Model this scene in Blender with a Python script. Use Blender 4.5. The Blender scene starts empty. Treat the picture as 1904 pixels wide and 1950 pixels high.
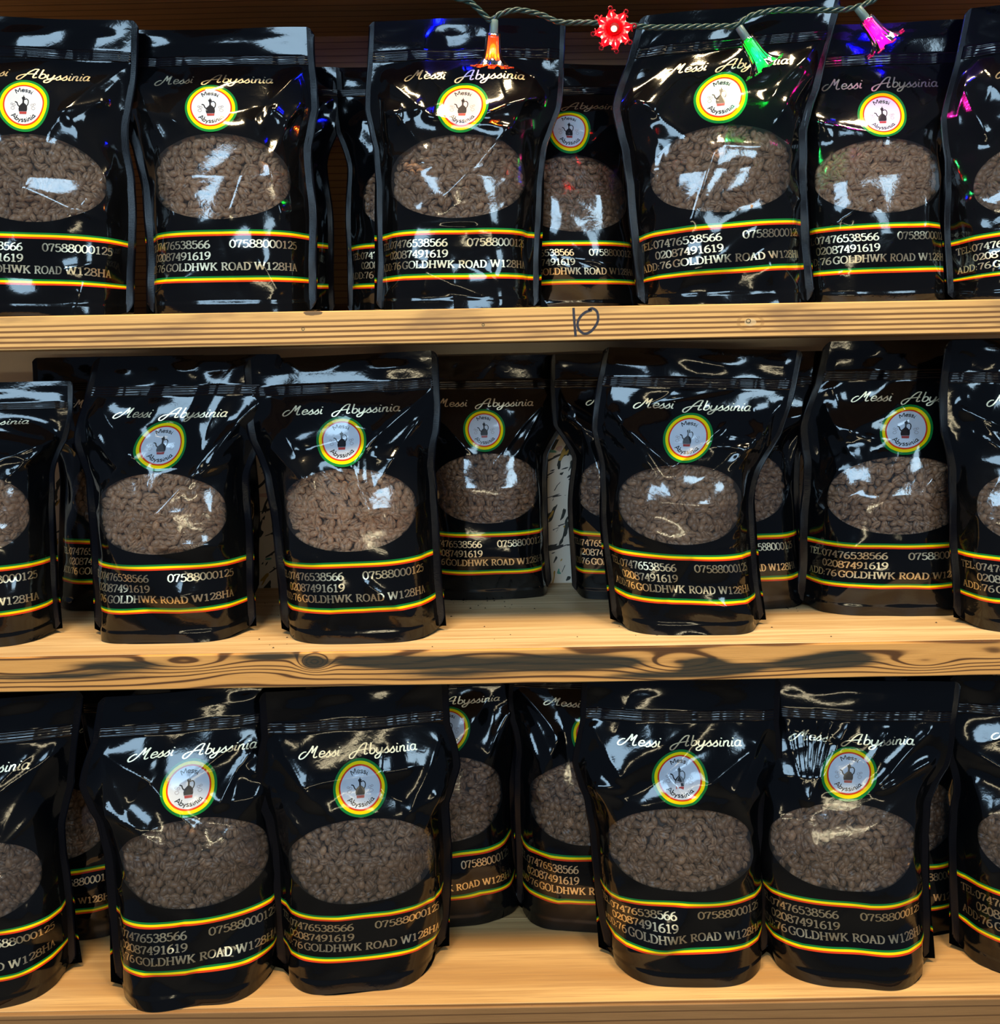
import bpy, math, random
import numpy as np
from mathutils import Vector, Matrix

# ------------------------------------------------------------------ camera
PI = math.pi
FPX, HX, HY, D, ZC = 1800.0, 952.0, 690.0, 0.9, 1.4     # focal length (px), principal point, distance to the shelf fronts, eye height
ROLL = math.radians(1.0)
cd = bpy.data.cameras.new('camera')
cam = bpy.data.objects.new('camera', cd)
bpy.context.scene.collection.objects.link(cam)
cd.sensor_fit = 'HORIZONTAL'; cd.sensor_width = 36.0
cd.lens = FPX / 1904 * 36
cd.shift_y = -(975 - HY) / 1904
cd.clip_start = 0.02
cam.matrix_world = Matrix.Translation((0, -D, ZC)) @ Matrix.Rotation(ROLL, 4, 'Y') @ Matrix.Rotation(PI / 2, 4, 'X')
scn = bpy.context.scene
scn.camera = cam
scn.view_settings.view_transform = 'Standard'
scn.view_settings.look = 'None'
scn.view_settings.gamma = 1
scn.view_settings.use_curve_mapping = False
scn.view_settings.exposure = 0.16

# ------------------------------------------------------------------ world and lamps
w = bpy.data.worlds.new('world'); scn.world = w; w.use_nodes = True
w.node_tree.nodes['Background'].inputs[0].default_value = (0.32, 0.42, 0.62, 1)
w.node_tree.nodes['Background'].inputs[1].default_value = 0.16


def area(name, loc, target, sx, sy, power, col):
    l = bpy.data.lights.new(name, 'AREA'); l.shape = 'RECTANGLE'; l.size = sx; l.size_y = sy
    l.energy = power; l.color = col
    o = bpy.data.objects.new(name, l); scn.collection.objects.link(o)
    o.location = loc
    o.rotation_euler = (Vector(target) - Vector(loc)).to_track_quat('-Z', 'Y').to_euler()
    return o


# daylight coming in through the open front of the stall, and the two warm lamps under its roof
area('daylight_opening', (-0.7, -2.3, ZC + 0.95), (0, 0, ZC - 0.1), 1.3, 0.55, 27, (0.50, 0.76, 1.0))
area('daylight_opening', (1.15, -2.2, ZC + 0.75), (0, 0, ZC - 0.1), 0.5, 0.55, 11, (0.55, 0.80, 1.0))
area('warm_lamp', (-0.55, -0.92, ZC + 2.5), (-0.2, 0, ZC - 0.3), 0.7, 0.2, 78, (1.0, 0.76, 0.43))
area('warm_lamp', (0.75, -0.92, ZC + 2.5), (0.3, 0, ZC - 0.3), 0.7, 0.2, 78, (1.0, 0.76, 0.43))
area('warm_strip_lamp', (0.1, -1.7, ZC - 0.1), (0, 0, ZC - 0.3), 0.9, 0.03, 2.2, (1.0, 0.86, 0.55))


# ------------------------------------------------------------------ pixel <-> world
cR, sR = math.cos(ROLL), math.sin(ROLL)


def P(px, py, Y):
    a, b = (px - HX) / FPX, -(py - HY) / FPX
    d = D + Y
    return np.array([d * (a * cR + b * sR), Y, ZC + d * (-a * sR + b * cR)])


def proj(p):
    d = D + p[1]; x = p[0] / d; z = (p[2] - ZC) / d
    a = x * cR - z * sR; b = x * sR + z * cR
    return HX + a * FPX, HY - b * FPX


def on_plane(px, py, z):                       # where the ray through a pixel meets the height z
    a, b = (px - HX) / FPX, -(py - HY) / FPX
    return (z - ZC) / (-a * sR + b * cR) - D


SH = [ZC + 0.0520, ZC - 0.2735, ZC - 0.6140]    # tops of the three shelves
TH = 0.0325
WALL_Y = 0.268

# ------------------------------------------------------------------ object helpers
COL = scn.collection


def link(o, parent=None):
    COL.objects.link(o)
    if parent is not None:
        o.parent = parent
    return o


def tag(o, label=None, cat=None, group=None, kind=None):
    if label: o['label'] = label
    if cat: o['category'] = cat
    if group: o['group'] = group
    if kind: o['kind'] = kind
    return o


def empty(name, loc, label, cat, group=None):
    o = bpy.data.objects.new(name, None); o.empty_display_size = 0.02
    o.location = loc; link(o)
    return tag(o, label, cat, group)


def mesh_obj(name, verts, faces, mat, parent=None, uv=None, smooth=True, attr=None, origin=None):
    me = bpy.data.meshes.new(name)
    verts = np.asarray(verts, dtype=float)
    if origin is not None:
        verts = verts - np.asarray(origin)
    nv = len(verts)
    if isinstance(faces, np.ndarray):
        k = faces.shape[1]
        me.vertices.add(nv); me.vertices.foreach_set('co', verts.ravel())
        me.loops.add(faces.size); me.polygons.add(len(faces))
        me.loops.foreach_set('vertex_index', faces.ravel().astype(np.int32))
        me.polygons.foreach_set('loop_start', np.arange(0, faces.size, k, dtype=np.int32))
        me.polygons.foreach_set('loop_total', np.full(len(faces), k, dtype=np.int32))
        me.update(calc_edges=True)
    else:
        me.from_pydata(verts.tolist(), [], faces)
    if uv is not None:
        ul = me.uv_layers.new(name='UVMap')
        li = np.zeros(len(me.loops), dtype=np.int32); me.loops.foreach_get('vertex_index', li)
        ul.data.foreach_set('uv', np.asarray(uv, dtype=float)[li].ravel())
    if attr is not None:
        a = me.attributes.new('tint', 'FLOAT', 'POINT'); a.data.foreach_set('value', np.asarray(attr, dtype=float))
    me.polygons.foreach_set('use_smooth', np.full(len(me.polygons), smooth))
    me.validate()
    if mat is not None:
        me.materials.append(mat)
    o = bpy.data.objects.new(name, me)
    link(o, parent)
    if origin is not None and parent is None:
        o.location = origin
    return o


def box(x0, x1, y0, y1, z0, z1, bev=0.0):
    b = bev
    v, f = [], []
    for (xa, xb, ya, yb, za, zb) in [(x0, x1, y0, y1, z0, z1)]:
        v += [(xa, ya, za), (xb, ya, za), (xb, yb, za), (xa, yb, za), (xa, ya, zb), (xb, ya, zb), (xb, yb, zb), (xa, yb, zb)]
        f += [(0, 3, 2, 1), (4, 5, 6, 7), (0, 1, 5, 4), (1, 2, 6, 5), (2, 3, 7, 6), (3, 0, 4, 7)]
    return v, f


def board(name, x0, x1, y0, y1, z0, z1, mat, parent, bev=0.001):
    v, f = box(x0, x1, y0, y1, z0, z1)
    o = mesh_obj(name, v, f, mat, parent, smooth=False)
    m = o.modifiers.new('bevel', 'BEVEL'); m.width = bev; m.segments = 2
    return o


# ------------------------------------------------------------------ node helpers
class E:
    """a shader value with arithmetic"""
    def __init__(s, nt, sock): s.nt, s.k = nt, sock

    def _m(s, op, *a, clamp=False):
        n = s.nt.nodes.new('ShaderNodeMath'); n.operation = op; n.use_clamp = clamp
        for i, v in enumerate((s,) + a):
            if isinstance(v, E): s.nt.links.new(v.k, n.inputs[i])
            else: n.inputs[i].default_value = v
        return E(s.nt, n.outputs[0])

    def __add__(s, o): return s._m('ADD', o)
    __radd__ = __add__
    def __sub__(s, o): return s._m('SUBTRACT', o)
    def __rsub__(s, o): return (s * -1.0) + o
    def __mul__(s, o): return s._m('MULTIPLY', o)
    __rmul__ = __mul__
    def __truediv__(s, o): return s._m('DIVIDE', o)
    def sin(s): return s._m('SINE')
    def exp(s): return s._m('EXPONENT')
    def abs(s): return s._m('ABSOLUTE')
    def pow(s, e): return s._m('POWER', e)
    def sqrt(s): return s._m('SQRT')
    def lt(s, v): return s._m('LESS_THAN', v)
    def gt(s, v): return s._m('GREATER_THAN', v)
    def max(s, v): return s._m('MAXIMUM', v)
    def min(s, v): return s._m('MINIMUM', v)

    def step(s, a, b):      # smooth 0..1 between a and b
        n = s.nt.nodes.new('ShaderNodeMapRange'); n.interpolation_type = 'SMOOTHSTEP'
        s.nt.links.new(s.k, n.inputs[0]); n.inputs[1].default_value = a; n.inputs[2].default_value = b
        return E(s.nt, n.outputs[0])


class Mat:
    def __init__(s, name, **kw):
        s.m = bpy.data.materials.new(name); s.m.use_nodes = True
        s.nt = s.m.node_tree; s.b = s.nt.nodes['Principled BSDF']; s.out = s.nt.nodes['Material Output']
        s.tc = s.nt.nodes.new('ShaderNodeTexCoord')
        for k, v in kw.items(): s.set(k.replace('_', ' '), v)

    def set(s, k, v):
        i = s.b.inputs[k]
        if isinstance(v, E): s.nt.links.new(v.k, i)
        elif hasattr(v, 'is_output'): s.nt.links.new(v, i)
        else: i.default_value = (*v, 1) if isinstance(v, tuple) and len(v) == 3 else v

    def xyz(s, which='Object'):
        n = s.nt.nodes.new('ShaderNodeSeparateXYZ'); s.nt.links.new(s.tc.outputs[which], n.inputs[0])
        return [E(s.nt, n.outputs[i]) for i in range(3)]

    def comb(s, x, y, z):
        n = s.nt.nodes.new('ShaderNodeCombineXYZ')
        for i, v in enumerate((x, y, z)):
            if isinstance(v, E): s.nt.links.new(v.k, n.inputs[i])
            else: n.inputs[i].default_value = v
        return n.outputs[0]

    def noise(s, vec, scale=1.0, detail=3.0, rough=0.5, dist=0.0):
        n = s.nt.nodes.new('ShaderNodeTexNoise'); s.nt.links.new(vec, n.inputs['Vector'])
        n.inputs['Scale'].default_value = scale; n.inputs['Detail'].default_value = detail
        n.inputs['Roughness'].default_value = rough; n.inputs['Distortion'].default_value = dist
        return E(s.nt, n.outputs[0])

    def mix(s, f, a, b):
        n = s.nt.nodes.new('ShaderNodeMix'); n.data_type = 'RGBA'
        for i, v in ((0, f), (6, a), (7, b)):
            if isinstance(v, E): s.nt.links.new(v.k, n.inputs[i])
            elif hasattr(v, 'is_output'): s.nt.links.new(v, n.inputs[i])
            else: n.inputs[i].default_value = (*v, 1) if isinstance(v, tuple) else v
        return n.outputs[2]

    def bump(s, h, strength=0.3, dist=0.001):
        n = s.nt.nodes.new('ShaderNodeBump'); s.nt.links.new(h.k, n.inputs['Height'])
        n.inputs['Strength'].default_value = strength; n.inputs['Distance'].default_value = dist
        s.nt.links.new(n.outputs[0], s.b.inputs['Normal'])
        return n.outputs[0]

    def attr(s, name):
        n = s.nt.nodes.new('ShaderNodeAttribute'); n.attribute_name = name
        return E(s.nt, n.outputs['Fac'])


# ------------------------------------------------------------------ materials: film, print, beans
GREEN, YELLOW, RED = (0.01, 0.20, 0.04), (0.95, 0.74, 0.0), (0.72, 0.055, 0.012)


def film_material():
    m = Mat('black_film', Roughness=0.09)
    u, v, _ = m.xyz('UV')                       # centimetres on the flat bag
    col = (0.0025, 0.0028, 0.0035)
    c = col
    for lo in (7.35, 3.0):
        c = m.mix(v.gt(lo) * v.lt(lo + 0.18), c, RED)
        c = m.mix(v.gt(lo + 0.18) * v.lt(lo + 0.39), c, YELLOW)
        c = m.mix(v.gt(lo + 0.39) * v.lt(lo + 0.57), c, GREEN)
    m.set('Base Color', c)
    m.set('Specular IOR Level', 0.5)
    n = m.noise(m.tc.outputs['UV'], 1.6, 3, 0.55, 0.6)
    n2 = m.noise(m.comb(u * 9, v * 9, 0.0), 1.0, 2)
    m.bump(n + n2 * 0.01, 0.08, 0.0012)
    return m.m


def seal_material():
    m = Mat('sealed_film', Base_Color=(0.003, 0.003, 0.005), Roughness=0.2, Specular_IOR_Level=.3)
    u, v, _ = m.xyz('UV')
    k = ((u + v) * 42).sin() * ((u - v) * 42).sin()
    m.bump(k, 0.16, 0.0004)
    return m.m


def badge_material():
    m = Mat('badge_print', Roughness=0.1)
    u, v, _ = m.xyz('UV')
    dv = v - 19.25
    r = (u * u + dv * dv).sqrt()
    cen = m.mix(m.noise(m.tc.outputs['UV'], 1.2, 2), (0.55, 0.62, 0.74), (0.64, 0.70, 0.80))
    c = m.mix(r.gt(1.83), cen, RED)
    c = m.mix(r.gt(1.98), c, YELLOW)
    c = m.mix(r.gt(2.26), c, GREEN)
    m.set('Base Color', c)
    n = m.noise(m.tc.outputs['UV'], 1.6, 3, 0.55, 0.6)
    m.bump(n, 0.12, 0.0008)
    return m.m


def window_material():
    m = Mat('clear_film')
    nt = m.nt; nt.nodes.remove(m.b)
    tr = nt.nodes.new('ShaderNodeBsdfTransparent'); tr.inputs[0].default_value = (0.93, 0.93, 0.94, 1)
    gl = nt.nodes.new('ShaderNodeBsdfGlossy'); gl.inputs['Roughness'].default_value = 0.09
    gl.inputs[0].default_value = (1, 1, 1, 1)
    hz = nt.nodes.new('ShaderNodeBsdfDiffuse'); hz.inputs[0].default_value = (0.8, 0.8, 0.85, 1)
    n = m.noise(m.tc.outputs['UV'], 1.6, 3, 0.55, 0.6)
    bp = nt.nodes.new('ShaderNodeBump'); bp.inputs['Strength'].default_value = 0.12; bp.inputs['Distance'].default_value = 0.0012
    nt.links.new(n.k, bp.inputs['Height']); nt.links.new(bp.outputs[0], gl.inputs['Normal'])
    fr = nt.nodes.new('ShaderNodeFresnel'); fr.inputs[0].default_value = 1.5
    nt.links.new(bp.outputs[0], fr.inputs['Normal'])
    f = E(nt, fr.outputs[0]) * 1.5
    m1 = nt.nodes.new('ShaderNodeMixShader'); m1.inputs[0].default_value = 0.014
    nt.links.new(tr.outputs[0], m1.inputs[1]); nt.links.new(hz.outputs[0], m1.inputs[2])
    m2 = nt.nodes.new('ShaderNodeMixShader'); nt.links.new(f.k, m2.inputs[0])
    nt.links.new(m1.outputs[0], m2.inputs[1]); nt.links.new(gl.outputs[0], m2.inputs[2])
    nt.links.new(m2.outputs[0], m.out.inputs[0])
    return m.m


def bean_material():
    m = Mat('roasted_bean', Roughness=0.42)
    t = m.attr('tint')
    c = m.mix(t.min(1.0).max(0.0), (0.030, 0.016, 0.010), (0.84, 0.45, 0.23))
    n = m.noise(m.tc.outputs['Object'], 600, 2)
    c = m.mix(n.step(0.35, 0.7) * 0.35, c, (0.015, 0.008, 0.005))
    m.set('Base Color', c)
    return m.m


FILM, SEAL, BADGE, WINDOW, BEAN = film_material(), seal_material(), badge_material(), window_material(), bean_material()
GOLD = Mat('gold_foil_ink', Base_Color=(0.86, 0.74, 0.50), Metallic=1.0, Roughness=0.36).m
INK = Mat('dark_print', Base_Color=(0.02, 0.02, 0.025), Roughness=0.2).m
GREYINK = Mat('grey_print', Base_Color=(0.32, 0.30, 0.33), Roughness=0.2).m
REDINK = Mat('red_print', Base_Color=(0.35, 0.05, 0.05), Roughness=0.2).m

# ------------------------------------------------------------------ lettering: pen strokes on a flat sheet (cm)


def catmull(pts, closed=False, n=5):
    pts = [np.array(p, float) for p in pts]
    N = len(pts); out = []
    rng = range(N) if closed else range(N - 1)
    for i in rng:
        p0 = pts[(i - 1) % N] if (closed or i > 0) else pts[0] * 2 - pts[1]
        p1, p2 = pts[i], pts[(i + 1) % N]
        p3 = pts[(i + 2) % N] if (closed or i + 2 < N) else pts[-1] * 2 - pts[-2]
        for k in range(n):
            t = k / n
            out.append(0.5 * ((2 * p1) + (-p0 + p2) * t + (2 * p0 - 5 * p1 + 4 * p2 - p3) * t * t + (-p0 + 3 * p1 - 3 * p2 + p3) * t ** 3))
    out.append(pts[0] if closed else pts[-1])
    return out


def S(*p): return ('s', p)
def C(*p): return ('c', p)
def L(*p): return ('l', p)


SERIF = {   # upright roman, cap height 1
    '0': (.6, [C((.3, 1), (.1, .8), (.06, .5), (.1, .2), (.3, 0), (.5, .2), (.54, .5), (.5, .8))]),
    '1': (.6, [L((.31, 0), (.31, 1)), L((.31, .97), (.12, .84)), L((.12, .02), (.5, .02))]),
    '2': (.6, [S((.08, .76), (.15, .94), (.3, 1), (.48, .9), (.5, .7), (.36, .42), (.06, .05)), L((.06, .05), (.54, .05), (.56, .2))]),
    '3': (.6, [S((.08, .84), (.26, .99), (.47, .86), (.43, .62), (.24, .53)), S((.24, .53), (.5, .44), (.53, .22), (.3, 0), (.06, .12))]),
    '4': (.6, [L((.42, 0), (.42, 1)), L((.42, 1), (.04, .3), (.57, .3)), L((.28, .02), (.55, .02))]),
    '5': (.6, [L((.52, .96), (.15, .96), (.12, .53)), S((.12, .53), (.34, .62), (.52, .45), (.5, .15), (.28, 0), (.06, .12))]),
    '6': (.6, [S((.5, .98), (.22, .82), (.08, .45), (.12, .12), (.3, 0), (.5, .14), (.52, .4), (.32, .57), (.1, .42))]),
    '7': (.6, [L((.07, .78), (.08, .96), (.54, .96), (.36, .5), (.26, 0))]),
    '8': (.6, [C((.3, 1), (.13, .9), (.12, .7), (.3, .54), (.48, .7), (.47, .9)), C((.3, .54), (.07, .38), (.08, .12), (.3, 0), (.52, .12), (.53, .38))]),
    '9': (.6, [S((.1, .02), (.38, .18), (.52, .55), (.48, .88), (.3, 1), (.1, .86), (.08, .6), (.28, .43), (.5, .58))]),
    'T': (.68, [L((.34, 0), (.34, .97)), L((.05, .78), (.05, .97), (.63, .97), (.63, .78)), L((.2, .02), (.48, .02))]),
    'E': (.66, [L((.16, 0), (.16, 1)), L((.04, .97), (.56, .97), (.57, .78)), L((.16, .51), (.42, .51)), L((.42, .4), (.42, .62)), L((.04, .03), (.58, .03), (.61, .22))]),
    'L': (.62, [L((.17, 0), (.17, 1)), L((.04, .98), (.32, .98)), L((.04, .03), (.54, .03), (.58, .25))]),
    ':': (.28, [L((.1, .06), (.18, .06)), L((.1, .14), (.18, .14)), L((.1, .5), (.18, .5)), L((.1, .58), (.18, .58))]),
    'A': (.74, [L((.12, .02), (.36, 1), (.62, .02)), L((.2, .34), (.52, .34)), L((.02, .02), (.24, .02)), L((.5, .02), (.73, .02))]),
    'D': (.76, [L((.17, 0), (.17, 1)), S((.17, .98), (.45, .95), (.66, .7), (.68, .45), (.6, .15), (.4, .02), (.17, .02)), L((.03, .98), (.3, .98)), L((.03, .02), (.3, .02))]),
    'G': (.76, [S((.62, .78), (.55, .93), (.38, 1), (.14, .82), (.07, .5), (.14, .18), (.38, 0), (.6, .1)), L((.62, .02), (.62, .42)), L((.46, .42), (.73, .42)), L((.63, .72), (.63, .98))]),
    'O': (.78, [C((.39, 1), (.14, .84), (.07, .5), (.14, .16), (.39, 0), (.64, .16), (.71, .5), (.64, .84))]),
    'H': (.84, [L((.17, 0), (.17, 1)), L((.67, 0), (.67, 1)), L((.17, .52), (.67, .52)), L((.04, .98), (.3, .98)), L((.04, .02), (.3, .02)), L((.54, .98), (.8, .98)), L((.54, .02), (.8, .02))]),
    'W': (1.06, [L((.1, .98), (.3, .02), (.52, .9), (.76, .02), (.96, .98)), L((.0, .98), (.22, .98)), L((.4, .98), (.62, .98)), L((.86, .98), (1.05, .98))]),
    'K': (.8, [L((.17, 0), (.17, 1)), L((.62, .98), (.19, .42)), L((.32, .58), (.68, .02)), L((.04, .98), (.3, .98)), L((.04, .02), (.3, .02)), L((.5, .98), (.74, .98)), L((.54, .02), (.79, .02))]),
    'R': (.76, [L((.17, 0), (.17, 1)), S((.17, .98), (.42, .98), (.57, .85), (.56, .64), (.42, .52), (.17, .5)), L((.36, .5), (.64, .02)), L((.04, .98), (.2, .98)), L((.04, .02), (.3, .02)), L((.58, .02), (.75, .02))]),
    ' ': (.3, []),
}
LOWER = {
    'e': (.46, [S((.07, .27), (.38, .3), (.34, .47), (.2, .52), (.06, .38), (.07, .12), (.22, 0), (.42, .1))]),
    'i': (.26, [L((.12, .5), (.08, .1), (.14, 0), (.24, .04)), L((.14, .68), (.145, .76))]),
    'b': (.48, [L((.1, 1), (.06, .05)), S((.06, .05), (.24, 0), (.4, .16), (.38, .4), (.22, .5), (.08, .36))]),
    'n': (.5, [L((.06, 0), (.1, .5)), S((.08, .3), (.24, .5), (.36, .42), (.34, .1), (.4, 0), (.5, .06))]),
    'a': (.5, [S((.38, .44), (.22, .52), (.07, .38), (.05, .14), (.18, 0), (.34, .14), (.4, .5)), S((.39, .46), (.36, .1), (.42, 0), (.5, .06))]),
}
SCRIPT = dict(LOWER)
SCRIPT.update({
    'M': (1.35, [S((.38, .52), (.2, .5), (.02, .3), (-.02, .06), (.12, -.08), (.34, .05), (.55, .42), (.76, 1.02)), S((.76, 1.02), (.80, .7), (.80, .4)), S((.80, .4), (.96, .75), (1.1, .98)), S((1.1, .98), (1.02, .5), (1.0, .12), (1.1, 0), (1.26, .08))]),
    's': (.42, [L((-.02, .04), (.30, .52)), S((.30, .52), (.27, .40), (.36, .22), (.33, .06), (.2, -.02), (.10, .03))]),
    'y': (.52, [S((.06, .5), (.05, .15), (.18, .02), (.36, .16), (.44, .5)), S((.44, .5), (.38, .0), (.22, -.36), (.02, -.4), (-.02, -.22), (.16, -.06), (.5, .06))]),
    'A': (1.22, [S((1.02, 1.0), (.78, .96), (.52, .6), (.32, .1), (.12, -.24), (-.06, -.22), (-.1, .02), (.08, .24), (.4, .36), (1.05, .46)), S((1.02, 1.0), (.94, .5), (.9, .12), (.98, 0), (1.14, .08))]),
    ' ': (.5, []),
})
PLAIN = dict(LOWER)
PLAIN.update({
    'M': (.84, [L((.08, 0), (.14, .95)), L((.14, .95), (.4, .2), (.68, .95)), L((.68, .95), (.74, 0))]),
    's': (.42, [S((.34, .42), (.2, .52), (.07, .42), (.14, .3), (.3, .2), (.32, .07), (.17, 0), (.03, .07))]),
    'y': (.44, [L((.02, .5), (.2, .04)), L((.38, .5), (.1, -.3))]),
    'A': (.7, [L((.02, 0), (.34, .98), (.66, 0)), L((.14, .34), (.54, .34))]),
})


class Sheet:
    """flat print in bag coordinates (cm): quads of pen strokes"""
    k, o = 1.0, np.zeros(2)

    def __init__(s): s.v = []; s.f = []

    def stroke(s, pts, wid, thin=None):
        pts = [np.array(p, float) * s.k + s.o for p in pts]; wid = wid * s.k
        q = [pts[0]]
        for p in pts[1:]:
            if np.hypot(*(p - q[-1])) > 1e-6: q.append(p)
        pts = q
        if len(pts) < 2: return
        b = len(s.v)
        for i, p in enumerate(pts):
            a0 = pts[max(i - 1, 0)]; a1 = pts[min(i + 1, len(pts) - 1)]
            t = a1 - a0; t = t / (np.hypot(*t) + 1e-9)
            wd = wid if thin is None else thin + (wid - thin) * abs(t[1]) ** 1.3
            nrm = np.array([-t[1], t[0]]) * wd / 2
            s.v.append(tuple(p + nrm)); s.v.append(tuple(p - nrm))
        for i in range(len(pts) - 1):
            k = b + 2 * i
            s.f.append((k, k + 1, k + 3, k + 2))

    def fan(s, pts):
        pts = [np.array(p, float) * s.k + s.o for p in pts]
        b = len(s.v); s.v += [tuple(p) for p in pts]
        c = np.mean(np.array(pts), axis=0); s.v.append(tuple(c)); n = len(pts)
        for i in range(n): s.f.append((b + i, b + (i + 1) % n, b + n))

    def text(s, txt, font, x, z, h, wid, thin=None, slant=0.0, track=0.0, width=None, arc=None, xs=1.0):
        tot = sum(font[c][0] + track for c in txt) - track
        sx = h * xs if width is None else width / tot
        cur = 0.0
        for c in txt:
            adv, strokes = font[c]
            for kind, pts in strokes:
                if kind == 's': q = catmull(pts)
                elif kind == 'c': q = catmull(pts, True, 3)
                else:
                    q = [np.array(p, float) for p in pts]
                pieces = [q]
                if kind == 'l' and len(q) > 2: pieces = [[q[i], q[i + 1]] for i in range(len(q) - 1)]
                for pc in pieces:
                    if kind == 'l':      # lines get a midpoint so that they can bend with the film
                        pc = [pc[0], (pc[0] + pc[1]) / 2, pc[1]]
                    o = []
                    for p in pc:
                        gx = (cur + p[0]) * sx + slant * p[1] * h; gz = p[1] * h
                        if arc is None: o.append((x + gx, z + gz))
                        else:
                            cx, cz, R, top = arc
                            L_ = tot * sx
                            if top:
                                a = PI / 2 - (gx - L_ / 2) / R; rr = R + gz
                            else:
                                a = -PI / 2 + (gx - L_ / 2) / R; rr = R - gz
                            o.append((cx + rr * math.cos(a), cz + rr * math.sin(a)))
                    s.stroke(o, wid, thin)
            cur += adv + track


gold = Sheet()
gold.text('TEL:', SERIF, -9.05, 6.22, .72, .14, .07, width=1.95)
gold.text('07476538566', SERIF, -7.05, 6.22, .72, .15, .075, width=6.2)
gold.text('02087491619', SERIF, -7.0, 5.15, .72, .15, .075, width=6.2)
gold.text('07588000125', SERIF, 0.95, 6.22, .72, .15, .075, width=6.5)
gold.text('ADD:76', SERIF, -9.0, 4.12, .70, .14, .07, width=3.6)
gold.text('GOLDHWK', SERIF, -5.25, 4.12, .70, .15, .075, width=5.1)
gold.text('ROAD', SERIF, 0.15, 4.12, .70, .15, .075, width=2.7)
gold.text('W128HA', SERIF, 3.15, 4.12, .70, .15, .075, width=4.3)
brand = Sheet()
brand.text('Messi', SCRIPT, -5.9, 22.15, 1.02, .15, .09, slant=.2, width=4.0)
brand.text('Abyssinia', SCRIPT, -0.75, 22.05, 1.02, .15, .09, slant=.2, width=6.7)
BZ = 19.25
ink = Sheet()
ink.text('Messi', PLAIN, 0, 0, .46, .075, arc=(0, BZ, 1.26, True), width=1.55)
ink.text('Abyssinia', PLAIN, 0, 0, .46, .075, arc=(0, BZ, 1.62, False), width=2.75)
ink.k = 1.22; ink.o = np.array([-.02, BZ * (1 - 1.22)])
# the long-necked clay coffee pot in the middle of the badge
ink.fan([(-.33, BZ - .55), (-.36, BZ - .35), (-.3, BZ - .12), (-.12, BZ + .06), (-.06, BZ + .12), (-.06, BZ + .5), (-.14, BZ + .55), (-.03, BZ + .62),
         (.03, BZ + .78), (.06, BZ + .62), (.15, BZ + .56), (.07, BZ + .5), (.07, BZ + .12), (.2, BZ + .02), (.33, BZ - .15), (.34, BZ - .4), (.3, BZ - .55)])
ink.stroke(catmull([(.08, BZ + .38), (.26, BZ + .44), (.40, BZ + .28), (.38, BZ + .02), (.28, BZ - .14)]), .075)
ink.stroke(catmull([(-.28, BZ - .2), (-.42, BZ - .05), (-.5, BZ + .14), (-.66, BZ + .2)]), .085)
grey = Sheet()
grey.k, grey.o = ink.k, ink.o
for sx_ in (-1, 1):
    for (a, b, r) in ((.82, -.30, .15), (.72, -.05, .11), (.9, .02, .09)):
        grey.stroke(catmull([(sx_ * a - r, BZ + b), (sx_ * a, BZ + b + r * .8), (sx_ * a + r, BZ + b), (sx_ * a, BZ + b - r * .8)], True), .03)
grey.stroke([(-.31, BZ - .30), (0, BZ - .33), (.31, BZ - .30)], .07)
redp = Sheet()
redp.k, redp.o = ink.k, ink.o
redp.fan([(-.27, BZ - .76), (-.3, BZ - .57), (.3, BZ - .57), (.27, BZ - .76)])

# ------------------------------------------------------------------ the bag
LB = 9.55            # half width of the front panel along the film, cm
FIN = 0.7
WZ, WRX, WRZ = 12.75, 6.9, 3.85
HT = 28.8
X_FR = np.linspace(0, 1, 161)


def tent(d, r=0.12):
    return np.sqrt(d * d + r * r) - r


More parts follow.
